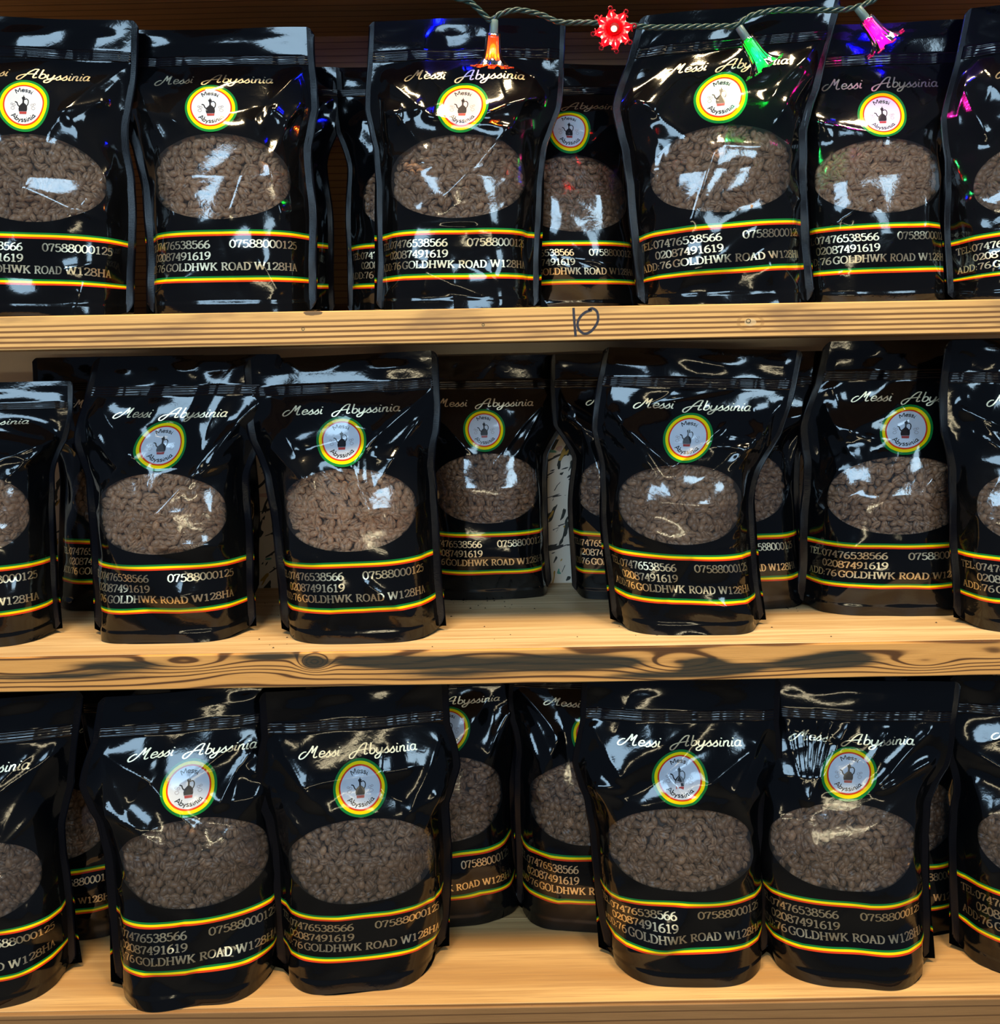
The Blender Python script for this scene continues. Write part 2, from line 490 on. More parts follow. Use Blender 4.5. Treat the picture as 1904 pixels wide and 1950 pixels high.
def wrinkles(X, Z, rng, amp):
    """crumple of the film, cm outwards"""
    h = np.zeros_like(X)
    for _ in range(5):
        a = rng.uniform(0, PI); L_ = rng.uniform(3.5, 9); ph = rng.uniform(0, 6.3)
        h += 0.055 * np.sin((X * math.cos(a) + Z * math.sin(a)) * 2 * PI / L_ + ph)
    folds = []
    for s in (-1, 1):       # pull lines from the zip corners and the sides into the middle
        for _ in range(3):
            folds.append((s * rng.uniform(7.0, 9.0), rng.uniform(17.5, 24.5), s * rng.uniform(1.0, 6.0), rng.uniform(13.5, 19.5), rng.uniform(.6, 1.5), rng.uniform(.20, .46)))
        for _ in range(2):
            folds.append((s * rng.uniform(6.5, 9.0), rng.uniform(8, 14), s * rng.uniform(3.0, 7.0), rng.uniform(8, 16), rng.uniform(.4, .9), rng.uniform(.08, .2)))
        folds.append((s * rng.uniform(5.5, 9.0), rng.uniform(0.5, 2.0), s * rng.uniform(1, 5.0), rng.uniform(2.5, 5.5), rng.uniform(.4, .9), rng.uniform(.08, .2)))
    for _ in range(6):      # free creases
        x0, z0 = rng.uniform(-7, 7), rng.choice([rng.uniform(15, 25), rng.uniform(1, 9)])
        a = rng.uniform(0, 2 * PI); l = rng.uniform(3, 7)
        folds.append((x0, z0, x0 + l * math.cos(a), z0 + l * math.sin(a), rng.uniform(.35, .9), rng.uniform(-.2, .2)))
    for (x0, z0, x1, z1, wd, am) in folds:
        dx, dz = x1 - x0, z1 - z0; L_ = math.hypot(dx, dz)
        t = ((X - x0) * dx + (Z - z0) * dz) / L_ / L_
        d = ((X - x0) * -dz + (Z - z0) * dx) / L_
        env = np.exp(-np.clip(np.abs(t - .5) - .35, 0, None) ** 2 / .03)
        h += am * amp * np.exp(-tent(d, .05) / wd) * env
    # big facets: planes that meet in sharp lines
    for _ in range(9):
        a = rng.uniform(0, PI); cx, cz = rng.uniform(-6, 6), rng.choice([rng.uniform(15, 24), rng.uniform(15, 24), rng.uniform(2, 8)])
        d = (X - cx) * math.cos(a) + (Z - cz) * math.sin(a)
        e = np.exp(-(((X - cx) / 4.5) ** 2 + ((Z - cz) / 3.6) ** 2))
        h += rng.uniform(-.19, .22) * amp * tent(d, .05) * e
    # flatter over the beans
    win = np.exp(-((X / 7.2) ** 4 + ((Z - WZ) / 4.2) ** 4))
    h *= 1 - .38 * win
    h = np.where(win > .3, np.maximum(h, -.17), h)
    # zip ridges and heat seals
    for zc in (24.55, 24.95, 25.35):
        h += .05 * np.exp(-((Z - zc) / .09) ** 2)
    edge = np.clip((LB - np.abs(X)) / 1.0, 0, 1)
    h = h * edge
    h += np.where(Z < 1.15, .07, 0)
    top = np.clip((28.2 - Z) / 1.2, 0.15, 1)
    return h * top


def smooth_interp(z, zs, vs):
    """monotone cubic through the knots"""
    zs, vs = np.array(zs, float), np.array(vs, float)
    d = np.diff(vs) / np.diff(zs)
    m = np.concatenate([[d[0]], (d[:-1] + d[1:]) / 2, [d[-1]]])
    i = np.clip(np.searchsorted(zs, z) - 1, 0, len(zs) - 2)
    h = zs[i + 1] - zs[i]; t = (z - zs[i]) / h
    return ((2 * t ** 3 - 3 * t ** 2 + 1) * vs[i] + (t ** 3 - 2 * t ** 2 + t) * h * m[i] + (-2 * t ** 3 + 3 * t ** 2) * vs[i + 1] + (t ** 3 - t ** 2) * h * m[i + 1])


class Shape:
    """thickness, width and axis of one bag; all in cm before the world transform"""
    def __init__(s, q):
        s.q = q
        s.t0 = q.get('t0', 4.0)
        s.kz = [0, WZ, 19.25, 24.9, HT]
        s.vz = [0, 12.3, 19.0, 24.6, q.get('ht', 28.6)]
        s.ax = [0, 0, 0, 0, 0]
        s.ws = 1.0
        s.yaw = math.radians(q.get('yaw', 0)); s.shear = q.get('shear', 0.0)
        s.base = np.zeros(3)
        g = random.Random(q['seed'] * 13 + 1)
        s.pinch = [q.get('pl', g.uniform(.0, .085)), q.get('pr', g.uniform(.0, .085))]
        s.pz = [g.uniform(14.5, 18.5), g.uniform(14.5, 18.5)]
        th = q.get('thin', 1.0); s.tab = []
        s.zt = np.linspace(0, HT, 48)
        for back in (False, True):
            tk = [s.t0, q.get('tb', 4.3), q.get('tw', 4.1), 2.1, .6, .12] if not back else [2.4, 2.6, 2.3, 1.2, .3, .05]
            t = np.interp(s.zt, [0, 5, WZ, 19.25, 24.5, HT], tk) * th
            pe = np.interp(s.zt, [0, 3, 9, 16, 21, HT], [4.2, 3.8, 3.2, 2.5, 2.1, 2.0])
            wb = np.zeros(48); xn = np.zeros((48, 41)); u = 1 - (1 - np.linspace(0, 1, 201)) ** 2
            for i in range(48):
                lo, hi = .5 * LB, LB
                for _ in range(18):
                    w_ = (lo + hi) / 2
                    yy = t[i] * u ** pe[i]
                    L_ = np.concatenate([[0], np.cumsum(np.hypot(np.diff(u * w_), np.diff(yy)))])
                    if L_[-1] > LB: hi = w_
                    else: lo = w_
                wb[i] = w_; xn[i] = np.interp(np.linspace(0, 1, 41), L_ / L_[-1], u)
            s.tab.append((t, pe, wb, xn))

    def front(s, X, Z, h=0.0, back=False):
        """X, Z flat coordinates (cm) -> world"""
        q = s.q
        tt, pt, wt, xt = s.tab[1 if back else 0]
        Z = np.asarray(Z, float); X = np.asarray(X, float)
        t = np.interp(Z, s.zt, tt); pe = np.interp(Z, s.zt, pt); wb = np.interp(Z, s.zt, wt)
        a = np.clip(np.abs(X) / LB, 0, 1)
        fi = np.clip(Z / HT * 47, 0, 46.999); i0 = fi.astype(int); ff = fi - i0
        fa = np.clip(a * 40, 0, 39.999); a0 = fa.astype(int); fb_ = fa - a0
        xn = (xt[i0, a0] * (1 - fb_) + xt[i0, a0 + 1] * fb_) * (1 - ff) + (xt[i0 + 1, a0] * (1 - fb_) + xt[i0 + 1, a0 + 1] * fb_) * ff
        xn = np.sign(X) * xn
        x = xn * wb
        es = 1 - (1 - q.get('es', .72)) * np.clip((19.5 - Z) / 3.5, 0, 1)
        x0 = 6.2 * np.where(x < 0, -1, 1)
        x = np.where(np.abs(x) > 6.2, x0 + (x - x0) * es, x)
        for sd in (0, 1):
            on = (X < 0) if sd == 0 else (X > 0)
            x = np.where(on, x * (1 - s.pinch[sd] * np.exp(-((Z - s.pz[sd]) / 3.2) ** 2) * np.abs(xn) ** 1.5), x)
        y = -t * (1 - np.abs(xn) ** pe)
        over = np.abs(X) - LB
        x = x + np.where(over > 0, np.sign(X) * over * .97, 0)
        # outward normal of the cross-section for the wrinkle height
        nx = np.sign(xn) * np.abs(xn) ** 3 * .8
        if back:
            y = -y + 0.03
        else:
            x = x + h * nx; y = y - h * np.sqrt(np.clip(1 - nx * nx, 0, 1))
        z = smooth_interp(Z, s.kz, s.vz)
        fz = np.clip(Z / 4.0, 0, 1)
        z = z + s.shear * X * fz + q.get('lift', .5) * np.abs(X / LB) ** 4 * np.clip(1 - Z / 4.0, 0, 1)
        x = x * (s.ws + (q.get('tws', 1.0) - s.ws) * np.clip((Z - 17) / 7, 0, 1)) + smooth_interp(Z, s.kz, s.ax)
        y = y + q.get('lean', 0.0) * (Z / HT) ** 1.5 + q.get('curl', .25) * np.sin(X * .35 + q.get('seed', 0)) * np.clip((Z - 23) / 5.8, 0, 1) ** 2
        c, sn = math.cos(s.yaw), math.sin(s.yaw)
        wx = s.base[0] + (x * c - y * sn) * .01
        wy = s.base[1] + (x * sn + y * c) * .01
        wz = s.base[2] + z * .01
        return np.stack([wx, wy, wz], axis=-1)

    def fit(s, shelf_z):
        q = s.q
        for it in range(7):
            # base front-mid point on the shelf
            p = s.front(np.array([0.]), np.array([0.]))[0]
            if 'd' in q: Y = q['d']
            else: Y = on_plane(q['bx'], q['by'], shelf_z)
            tgt = P(q['bx'], q.get('by', 600), Y)
            s.base += np.array([tgt[0] - p[0], Y - p[1], shelf_z - p[2]])
            for i, (Zk, key) in enumerate(((WZ, 'win'), (19.25, 'logo'))):
                p = s.front(np.array([0.]), np.array([Zk]))[0]
                x, y = proj(p); f = (D + p[1]) / FPX * 100
                tx, ty = q[key][:2]
                s.ax[1 + i] += (tx - x) * f; s.vz[1 + i] -= (ty - y) * f
            s.ax[3] = s.ax[2] + (s.ax[2] - s.ax[1]) * .7 + q.get('tx', 0) * .6
            s.ax[4] = s.ax[2] + (s.ax[2] - s.ax[1]) * 1.1 + q.get('tx', 0)
            s.vz[3] = s.vz[2] + (s.vz[4] - s.vz[2]) * .6
            a = proj(s.front(np.array([-WRX]), np.array([WZ]))[0]); b = proj(s.front(np.array([WRX]), np.array([WZ]))[0])
            s.ws = min(1.15, max(.8, s.ws * (2 * q['win'][2]) / (b[0] - a[0])))


def grid_faces(nv, nu):
    i, j = np.meshgrid(np.arange(nv - 1), np.arange(nu - 1), indexing='ij')
    a = (i * nu + j).ravel()
    return np.stack([a, a + 1, a + nu + 1, a + nu], axis=1)


def clip_grid(Pg, X, Z, f, quads, fv):
    """keep the part of the grid where f > 0; returns verts, faces, uv"""
    V = Pg.reshape(-1, 3); U = np.stack([X.ravel(), Z.ravel()], 1)
    q = fv[quads]; n = (q > 0).sum(1)
    faces = quads[n == 4].tolist()
    newv, newu, cache = [], [], {}
    base = len(V)
    for qd in quads[(n > 0) & (n < 4)]:
        out = []
        for k in range(4):
            a, b = int(qd[k]), int(qd[(k + 1) % 4])
            fa, fb = fv[a], fv[b]
            if fa > 0: out.append(a)
            if (fa > 0) != (fb > 0):
                key = (min(a, b), max(a, b))
                if key not in cache:
                    t = fa / (fa - fb)
                    cache[key] = base + len(newv)
                    newv.append(V[a] * (1 - t) + V[b] * t); newu.append(U[a] * (1 - t) + U[b] * t)
                out.append(cache[key])
        if len(out) >= 3: faces.append(out)
    if newv:
        V = np.vstack([V, newv]); U = np.vstack([U, newu])
    used = np.unique(np.concatenate([np.array(x) for x in faces])) if faces else np.array([], int)
    rm = np.full(len(V), -1); rm[used] = np.arange(len(used))
    return V[used], [[int(rm[i]) for i in x] for x in faces], U[used]


def bean_base(nu_, nr):
    """half-open coffee bean with the groove on its +z face"""
    vs, fs = [(0, 0, .62)], []
    ths = [PI * (i + 1) / (nr + 1) for i in range(nr)]
    for th in ths:
        for k in range(nu_):
            a = 2 * PI * k / nu_
            a -= .36 * math.sin(2 * a)
            x, y, z = math.sin(th) * math.cos(a), math.sin(th) * math.sin(a), math.cos(th)
            z = z * (.62 if z > 0 else .8)
            if z > 0: z -= .34 * math.exp(-(y / .11) ** 2) * (1 - .5 * x * x)
            vs.append((x * 1.08, y * .74, z))
    vs[0] = (0, 0, .3)
    vs.append((0, 0, -.8))
    for k in range(nu_): fs.append((0, 1 + k, 1 + (k + 1) % nu_))
    for r in range(nr - 1):
        for k in range(nu_):
            a = 1 + r * nu_ + k; b = 1 + r * nu_ + (k + 1) % nu_
            fs.append((a, a + nu_, b)); fs.append((b, a + nu_, b + nu_))
    l = len(vs) - 1; o = 1 + (nr - 1) * nu_
    for k in range(nu_): fs.append((o + k, l, o + (k + 1) % nu_))
    return np.array(vs), np.array(fs)


BEAN_HI = bean_base(16, 6)
BEAN_LO = bean_base(7, 3)


def make_beans(shape, rng, parent, tone, vis):
    V, F, T = [], [], []; off = 0
    for layer, (sp, depth) in enumerate(((.69, .60), (.68, 1.02))):
        bv, bf = BEAN_HI if layer == 0 else BEAN_LO
        pts = []
        ny = int(9.4 / (sp * .86))
        for j in range(ny):
            for i in range(int(15.4 / sp)):
                x = -7.7 + (i + (j % 2) * .5) * sp + rng.uniform(-.17, .17)
                z = WZ - 4.6 + j * sp * .86 + rng.uniform(-.17, .17)
                if (x / (WRX + .35)) ** 2 + ((z - WZ) / (WRZ + .35)) ** 2 < 1 and vis[0] < x < vis[1]:
                    pts.append((x, z))
        if not pts: continue
        pts = np.array(pts)
        C0 = shape.front(pts[:, 0], pts[:, 1])
        ex = shape.front(pts[:, 0] + .1, pts[:, 1]) - C0; ez = shape.front(pts[:, 0], pts[:, 1] + .1) - C0
        ex /= np.linalg.norm(ex, axis=1)[:, None]; ez /= np.linalg.norm(ez, axis=1)[:, None]
        nn = np.cross(ex, ez); nn /= np.linalg.norm(nn, axis=1)[:, None]
        n = len(pts)
        for i in range(n):
            ang = rng.uniform(0, 2 * PI); tl = rng.uniform(-.4, .4); rl = rng.uniform(-.55, .55)
            if rng.random() < .42: rl += PI       # rounded back towards the viewer
            R = (Matrix.Rotation(ang, 3, 'Z') @ Matrix.Rotation(tl, 3, 'Y') @ Matrix.Rotation(rl, 3, 'X'))
            R = np.array(R)
            B = np.stack([ex[i], ez[i], nn[i]], axis=1)
            sz = .0048 * rng.uniform(.84, 1.14)
            c = C0[i] - nn[i] * (depth + rng.uniform(-.06, .05)) * .01
            V.append((bv * sz) @ (B @ R).T + c); F.append(bf + off); off += len(bv)
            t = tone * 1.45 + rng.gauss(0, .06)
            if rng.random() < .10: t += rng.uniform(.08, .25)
            if layer == 1: t *= .6  # deeper layer tinted darker: shade between the beans put into the colour
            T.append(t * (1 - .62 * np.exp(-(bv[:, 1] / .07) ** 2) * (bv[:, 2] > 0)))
    # near-black sheet behind the beans, standing in for the shade further inside
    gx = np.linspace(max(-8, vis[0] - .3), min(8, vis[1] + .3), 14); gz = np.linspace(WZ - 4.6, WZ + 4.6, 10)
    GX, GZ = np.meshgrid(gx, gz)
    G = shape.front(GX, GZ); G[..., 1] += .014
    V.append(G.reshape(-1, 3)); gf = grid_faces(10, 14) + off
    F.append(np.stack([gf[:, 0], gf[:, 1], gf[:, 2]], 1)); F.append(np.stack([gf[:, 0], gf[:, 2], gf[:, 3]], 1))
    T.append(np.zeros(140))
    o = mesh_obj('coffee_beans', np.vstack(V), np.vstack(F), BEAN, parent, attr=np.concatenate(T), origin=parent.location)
    o['kind'] = 'stuff'
    return o


def put_sheet(sheet, name, mat, Pg, Ng, xs, zs, parent, off=.00022, keep=None):
    v = np.array(sheet.v); f = sheet.f
    fi = np.clip((v[:, 0] - xs[0]) / (xs[1] - xs[0]), 0, len(xs) - 1.001)
    fj = np.clip((v[:, 1] - zs[0]) / (zs[1] - zs[0]), 0, len(zs) - 1.001)
    i0, j0 = fi.astype(int), fj.astype(int); a, b = (fi - i0)[:, None], (fj - j0)[:, None]

    def g(A): return A[j0, i0] * (1 - a) * (1 - b) + A[j0, i0 + 1] * a * (1 - b) + A[j0 + 1, i0] * (1 - a) * b + A[j0 + 1, i0 + 1] * a * b
    p = g(Pg) + g(Ng) * off
    return mesh_obj(name, p, [tuple(x) for x in f], mat, parent, smooth=False, origin=parent.location)


def make_bag(q):
    rng = random.Random(q['seed'] * 77 + 5)
    row = q['row']
    sh = Shape(q); sh.fit(SH[row])
    # slide sideways parts below keep the base on the shelf
    step = q.get('step', .17)
    nx = int(2 * LB / step) | 1; nz = int(HT / step)
    xs = np.linspace(-LB, LB, nx); zs = np.linspace(0, HT, nz)
    X, Z = np.meshgrid(xs, zs)
    h = wrinkles(X, Z, rng, q.get('amp', 1.0))
    for (x0, z0, x1, z1, wd, am) in q.get('folds', []):
        dx, dz = x1 - x0, z1 - z0; L_ = math.hypot(dx, dz)
        t = ((X - x0) * dx + (Z - z0) * dz) / L_ / L_; d = ((X - x0) * -dz + (Z - z0) * dx) / L_
        h += am * np.exp(-tent(d, .05) / wd) * np.exp(-np.clip(np.abs(t - .5) - .4, 0, None) ** 2 / .02)
    Pg = sh.front(X, Z, h)
    Pg[..., 2] = np.maximum(Pg[..., 2], SH[row] + .0004)
    gx = np.gradient(Pg, axis=1); gz = np.gradient(Pg, axis=0)
    Ng = np.cross(gx, gz); Ng /= np.linalg.norm(Ng, axis=2)[..., None] + 1e-12
    org = sh.front(np.array([0.]), np.array([0.]))[0] + np.array([0, sh.t0 * .01, 0]); org[2] = SH[row]
    root = empty('coffee_bag', tuple(org), q['label'], 'coffee bag', ['coffee bags on the top shelf', 'coffee bags on the middle shelf', 'coffee bags on the bottom shelf'][row])
    quads = grid_faces(nz, nx)
    fw = ((X / WRX) ** 2 + ((Z - WZ) / WRZ) ** 2 - 1).ravel()
    fb = (X ** 2 + (Z - 19.25) ** 2).ravel() / 2.5 ** 2 - 1
    bv, bf, bu = clip_grid(Pg, X, Z, None, quads, np.minimum(fw, fb))
    # back panel and base of the pouch, coarser
    bx = np.linspace(-LB, LB, 25); bz = np.linspace(0, HT, 30)
    BX, BZ_ = np.meshgrid(bx, bz)
    Pb = sh.front(BX, BZ_, 0, back=True); Pb[..., 2] = np.maximum(Pb[..., 2], SH[row] + .0004)
    Pb[..., 1] = np.minimum(Pb[..., 1], WALL_Y - .001)
    k = len(bv)
    qb = grid_faces(30, 25)[:, ::-1] + k
    front0 = sh.front(bx, np.zeros(25)); front0[:, 2] = Pb[0, :, 2]
    k2 = k + 30 * 25
    bv = np.vstack([bv, Pb.reshape(-1, 3), front0])
    bu = np.vstack([bu, np.stack([BX.ravel(), BZ_.ravel()], 1), np.stack([bx, bx * 0], 1)])
    bf = bf + qb.tolist() + [[k2 + i, k + i, k + i + 1, k2 + i + 1] for i in range(24)]
    mesh_obj('pouch', bv, bf, FILM, root, uv=bu, origin=org)
    wv, wf, wu = clip_grid(Pg, X, Z, None, quads, -fw)
    mesh_obj('window', wv, wf, WINDOW, root, uv=wu, origin=org)['label'] = 'clear oval window'
    if q.get('badge', True):
        gv, gf, gu = clip_grid(Pg, X, Z, None, quads, -fb)
        bd = mesh_obj('badge', gv, gf, BADGE, root, uv=gu, origin=org)
        bd['label'] = 'round white badge with red, yellow and green rings'

        class _P: location = Vector(org)
        for shx, nm, mt in ((ink, 'badge_lettering', INK), (grey, 'badge_emblem', GREYINK), (redp, 'badge_emblem', REDINK)):
            o = put_sheet(shx, nm, mt, Pg, Ng, xs, zs, root, .00012)
            o.parent = bd
    put_sheet(gold, 'contact_lettering', GOLD, Pg, Ng, xs, zs, root)['label'] = 'small gold lettering between the stripes'
    put_sheet(brand, 'script_lettering', GOLD, Pg, Ng, xs, zs, root)['label'] = 'gold script lettering above the badge'
    # side seals: flat welded strips
    for s in (-1, 1):
        fx = s * np.linspace(LB, LB + FIN + .12 * math.sin(q['seed']), 5)
        fzs = np.linspace(0.0, HT, 70)
        FX, FZ = np.meshgrid(fx, fzs)
        wob = .10 * np.sin(FZ * rng.uniform(.5, 1.2) + rng.uniform(0, 6)) * (np.abs(FX) - LB) / FIN
        # rounded top and bottom corners
        cut = np.clip((np.abs(FX) - LB) / (FIN + .12), 0, 1)
        FZ2 = np.clip(FZ, 1.1 * cut ** 2, HT - .9 * cut ** 2)
        pf = sh.front(FX, FZ2); pf[..., 1] += wob * .01
        pf2 = pf.copy(); pf2[..., 1] += .0006
        ff = grid_faces(70, 5)
        if s < 0: ff = ff[:, ::-1]
        vv = np.vstack([pf.reshape(-1, 3), pf2.reshape(-1, 3)])
        rim = [[i * 5 + 4, (i + 1) * 5 + 4, (i + 1) * 5 + 4 + 350, i * 5 + 4 + 350] for i in range(69)]
        vv[:, 2] = np.maximum(vv[:, 2], SH[row] + .0004)
        mesh_obj('side_seal', vv, ff.tolist() + (ff[:, ::-1] + 350).tolist() + rim, SEAL, root,
                 uv=np.vstack([np.stack([FX.ravel(), FZ.ravel()], 1)] * 2), origin=org)
    # press-to-close zip: ribs that stand on the film below the top edge
    jz = [int(np.argmin(abs(zs - z_))) for z_ in (24.4, 25.5)]
    zz = np.linspace(24.4, 25.5, 18); col = np.arange(0, nx, 2)
    fj = (zz - zs[0]) / (zs[1] - zs[0]); j0 = fj.astype(int); b = (fj - j0)[:, None, None]
    Zp = Pg[j0][:, col] * (1 - b) + Pg[j0 + 1][:, col] * b; Zn = Ng[j0][:, col]
    rib = (.0004 + .0007 * np.abs(np.sin(np.linspace(0, 4 * PI, 18)))) [:, None]
    rib = rib * (1 + .5 * np.sin(np.array(xs[col])[None, :] * 5.1 + 3 * np.sin(xs[col] * 1.3)[None, :]))
    Zp = Zp + Zn * rib[..., None]
    mesh_obj('zip_closure', Zp.reshape(-1, 3), grid_faces(18, len(col)), FILM_PLAIN, root, origin=org)
    vis = q.get('vis', (-9, 9))
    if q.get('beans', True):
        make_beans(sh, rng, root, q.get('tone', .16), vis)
    return root


FILM_PLAIN = Mat('zip_film', Base_Color=(0.004, 0.004, 0.006), Roughness=0.12).m

# ------------------------------------------------------------------ timber


def xg(px): return (px - HX) * .0005


def timber_front(name, style):
    m = Mat(name, Roughness=0.6, Specular_IOR_Level=.25)
    x, y, z = m.xyz()
    c = z * 1.0
    n1 = m.noise(m.comb(x * 3.0, 0.0, z * 30), 1.0, 3)
    n2 = m.noise(m.comb(x * 14, y * 60, z * 260), 1.0, 4, .6)
    fine = m.noise(m.comb(x * 30, y * 900, z * 1800), 1.0, 3, .6)
    if style == 1:      # straight dark growth lines
        top = SH[0]
        f = (z - top) * 1.0 + (n1 - .5) * .004 + x * -.004
        s = (f * (2 * PI / .0050)).sin()
        line = s.step(-.15, .6) * (f * -1.0).step(.003, .011)
        cc = m.mix(n2, (0.86, 0.55, 0.22), (0.66, 0.37, 0.13))
        cc = m.mix(line * .92, cc, (0.15, 0.065, 0.022))
        blotch = m.noise(m.comb(x * 9, 0.0, z * 45), 1.0, 3)
        cc = m.mix(blotch.step(.48, .74) * .6, cc, (0.15, 0.085, 0.05))
        kx, kz = xg(1430), top - .018           # the torn knot
        r = (((x - kx) / .016).pow(2.0) + ((z - kz) / .010).pow(2.0)).sqrt()
        cc = m.mix((r * 9 + n1 * 3).sin().step(.3, .9) * (1.4 - r).max(0.0).min(1.0) * .6, cc, (0.30, 0.15, 0.05))
        cc = m.mix((r - .35).lt(0.0) * .6, cc, (0.72, 0.55, 0.33))
        k2 = (((x - xg(597)) / .010).pow(2.0) + ((z - top + .002) / .0035).pow(2.0)).sqrt() + (n2 - .5) * 1.6
        cc = m.mix(k2.lt(.8) * .8, cc, (0.02, 0.02, 0.03))
    elif style == 2:    # scorched figure with closed rings
        top = SH[1]
        f = (z - top) * 170.0 + (n1 - .5) * 3.2
        knots = [(352, 1262, .040, .0085, 2.6), (598, 1262, .013, .0075, 5.0), (470, 1285, .05, .006, -1.5), (700, 1258, .07, .012, 1.8),
                 (1290, 1265, .035, .011, 3.0), (1440, 1262, .07, .010, 1.6), (1120, 1246, .05, .008, 1.2), (1760, 1262, .035, .008, 3.0), (1900, 1250, .04, .01, 2.0), (60, 1280, .07, .007, 1.4)]
        for (px, py, sx, sz, A) in knots:
            p = P(px, py, 0)
            f = f + ((((x - float(p[0])) / sx).pow(2.0) + ((z - float(p[2])) / sz).pow(2.0)) * -1.0).exp() * A
        s = (f * 5.2).sin()
        line = s.step(.35, .95)
        cc = m.mix(n2, (0.80, 0.43, 0.14), (0.58, 0.28, 0.075))
        soft = s.step(-.6, 1.0)
        cc = m.mix(soft * .38, cc, (0.30, 0.13, 0.04))
        cc = m.mix(line * .92, cc, (0.065, 0.026, 0.012))
        b = None
        for (px, py, sx, sz, A) in [(225, 1268, .05, .005, .8), (598, 1262, .010, .005, 1.2), (520, 1250, .035, .004, .8), (710, 1258, .035, .004, .9), (800, 1262, .06, .006, 1.1), (1060, 1262, .07, .0075, 1.2), (850, 1285, .06, .005, .5), (1150, 1262, .03, .004, .8),
                                    (1340, 1268, .022, .008, 1.1), (1400, 1275, .03, .005, .8), (1560, 1262, .05, .006, 1.0), (1600, 1250, .03, .006, .8), (100, 1288, .09, .004, .6), (1250, 1286, .05, .004, .7)]:
            p = P(px, py, 0)
            e = ((((x - float(p[0])) / sx).pow(2.0) + ((z - float(p[2])) / sz).pow(2.0)) * -1.0).exp() * A
            b = e if b is None else b + e
        b = b + (n2 - .5) * .5
        cc = m.mix(b.step(.12, .62) * .96, cc, (0.022, 0.026, 0.022))
    else:               # lower shelf and the board above: brown, long grain
        top = SH[2] if style == 3 else ZC
        f = (z - top) * 1.0 + (y - 0.0) * .5 + (n1 - .5) * .006 + x * .003
        s = (f * (2 * PI / .0085)).sin()
        cc = m.mix(n2, (0.36, 0.20, 0.085), (0.22, 0.115, 0.045))
        cc = m.mix(s.step(.80, 1.0) * .8, cc, (0.085, 0.04, 0.018))
    cc = m.mix(fine.step(.45, .8) * .22, cc, (0.25, 0.12, 0.045))
    m.set('Base Color', cc)
    m.bump(fine + n2 * .5, .25, .0006)
    return m.m


def timber_top(name, warm):
    m = Mat(name, Roughness=0.5)
    x, y, z = m.xyz()
    n1 = m.noise(m.comb(x * 1.6, y * 26, z * 20), 1.0, 3)
    n2 = m.noise(m.comb(x * 5, y * 160, z * 160), 1.0, 4, .6)
    n3 = m.noise(m.comb(x * 12, y * 900, z * 900), 1.0, 2, .6)
    a, b = ((0.72, 0.46, 0.20), (0.42, 0.22, 0.075)) if warm else ((0.75, 0.57, 0.33), (0.52, 0.33, 0.15))
    c = m.mix(n1.step(.3, .72), a, b)
    c = m.mix(n2.step(.42, .66) * .6, c, (0.40, 0.22, 0.085))
    c = m.mix(n3.step(.48, .74) * .45, c, (0.30, 0.17, 0.08))
    blot = m.noise(m.comb(x * 5, y * 9, 0.0), 1.0, 3)
    c = m.mix(blot.step(.52, .75) * .3, c, (0.34, 0.25, 0.16))
    m.set('Base Color', c)
    m.bump(n2 + n3, .3, .0004)
    return m.m


FRONTS = [timber_front('pine_striped', 1), timber_front('pine_scorched', 2), timber_front('pine_brown', 3)]
TOPS = [timber_top('pine_top', False), timber_top('pine_top_pale', False), timber_top('pine_top_warm', True)]
ROOFM = timber_front('board_dark', 4)
SHX = 1.0
labels = ['top wooden shelf with a straight-striped front edge and a handwritten 10',
          'middle wooden shelf with scorched rings and knots along its front edge',
          'bottom wooden shelf with a plain brown front edge']
shelves = []
for i in range(3):
    z = SH[i]
    r = empty('shelf', (0, 0, z - TH), labels[i], 'shelf', 'wooden shelves')
    shelves.append(r)
    for nm, (y0, y1, z0, z1), mt in (('front_board', (0, .0055, z - TH, z - .0002), FRONTS[i]), ('plank', (.0061, .1428, z - TH + .004, z), TOPS[i]), ('plank', (.1435, WALL_Y, z - TH + .004, z - .0002), TOPS[i])):
        o = board(nm, -SHX, SHX, y0, y1, z0, z1, mt, None, .0009 if nm == 'front_board' else .0005)
        o.parent = r; o.matrix_parent_inverse = Matrix.Translation((0, 0, -(z - TH)))
# the board above the bags
ROOF_Z = ZC + .405
r = empty('shelf', (0, 0, ROOF_Z), 'dark brown board above the upper bags, behind the string of lights', 'shelf', 'wooden shelves')
for nm, y0, y1 in (('front_board', 0, .0195), ('plank', .0203, .1428), ('plank', .1435, WALL_Y)):
    o = board(nm, -SHX, SHX, y0, y1, ROOF_Z, ROOF_Z + .03, ROOFM, None)
    o.parent = r; o.matrix_parent_inverse = Matrix.Translation((0, 0, -ROOF_Z))


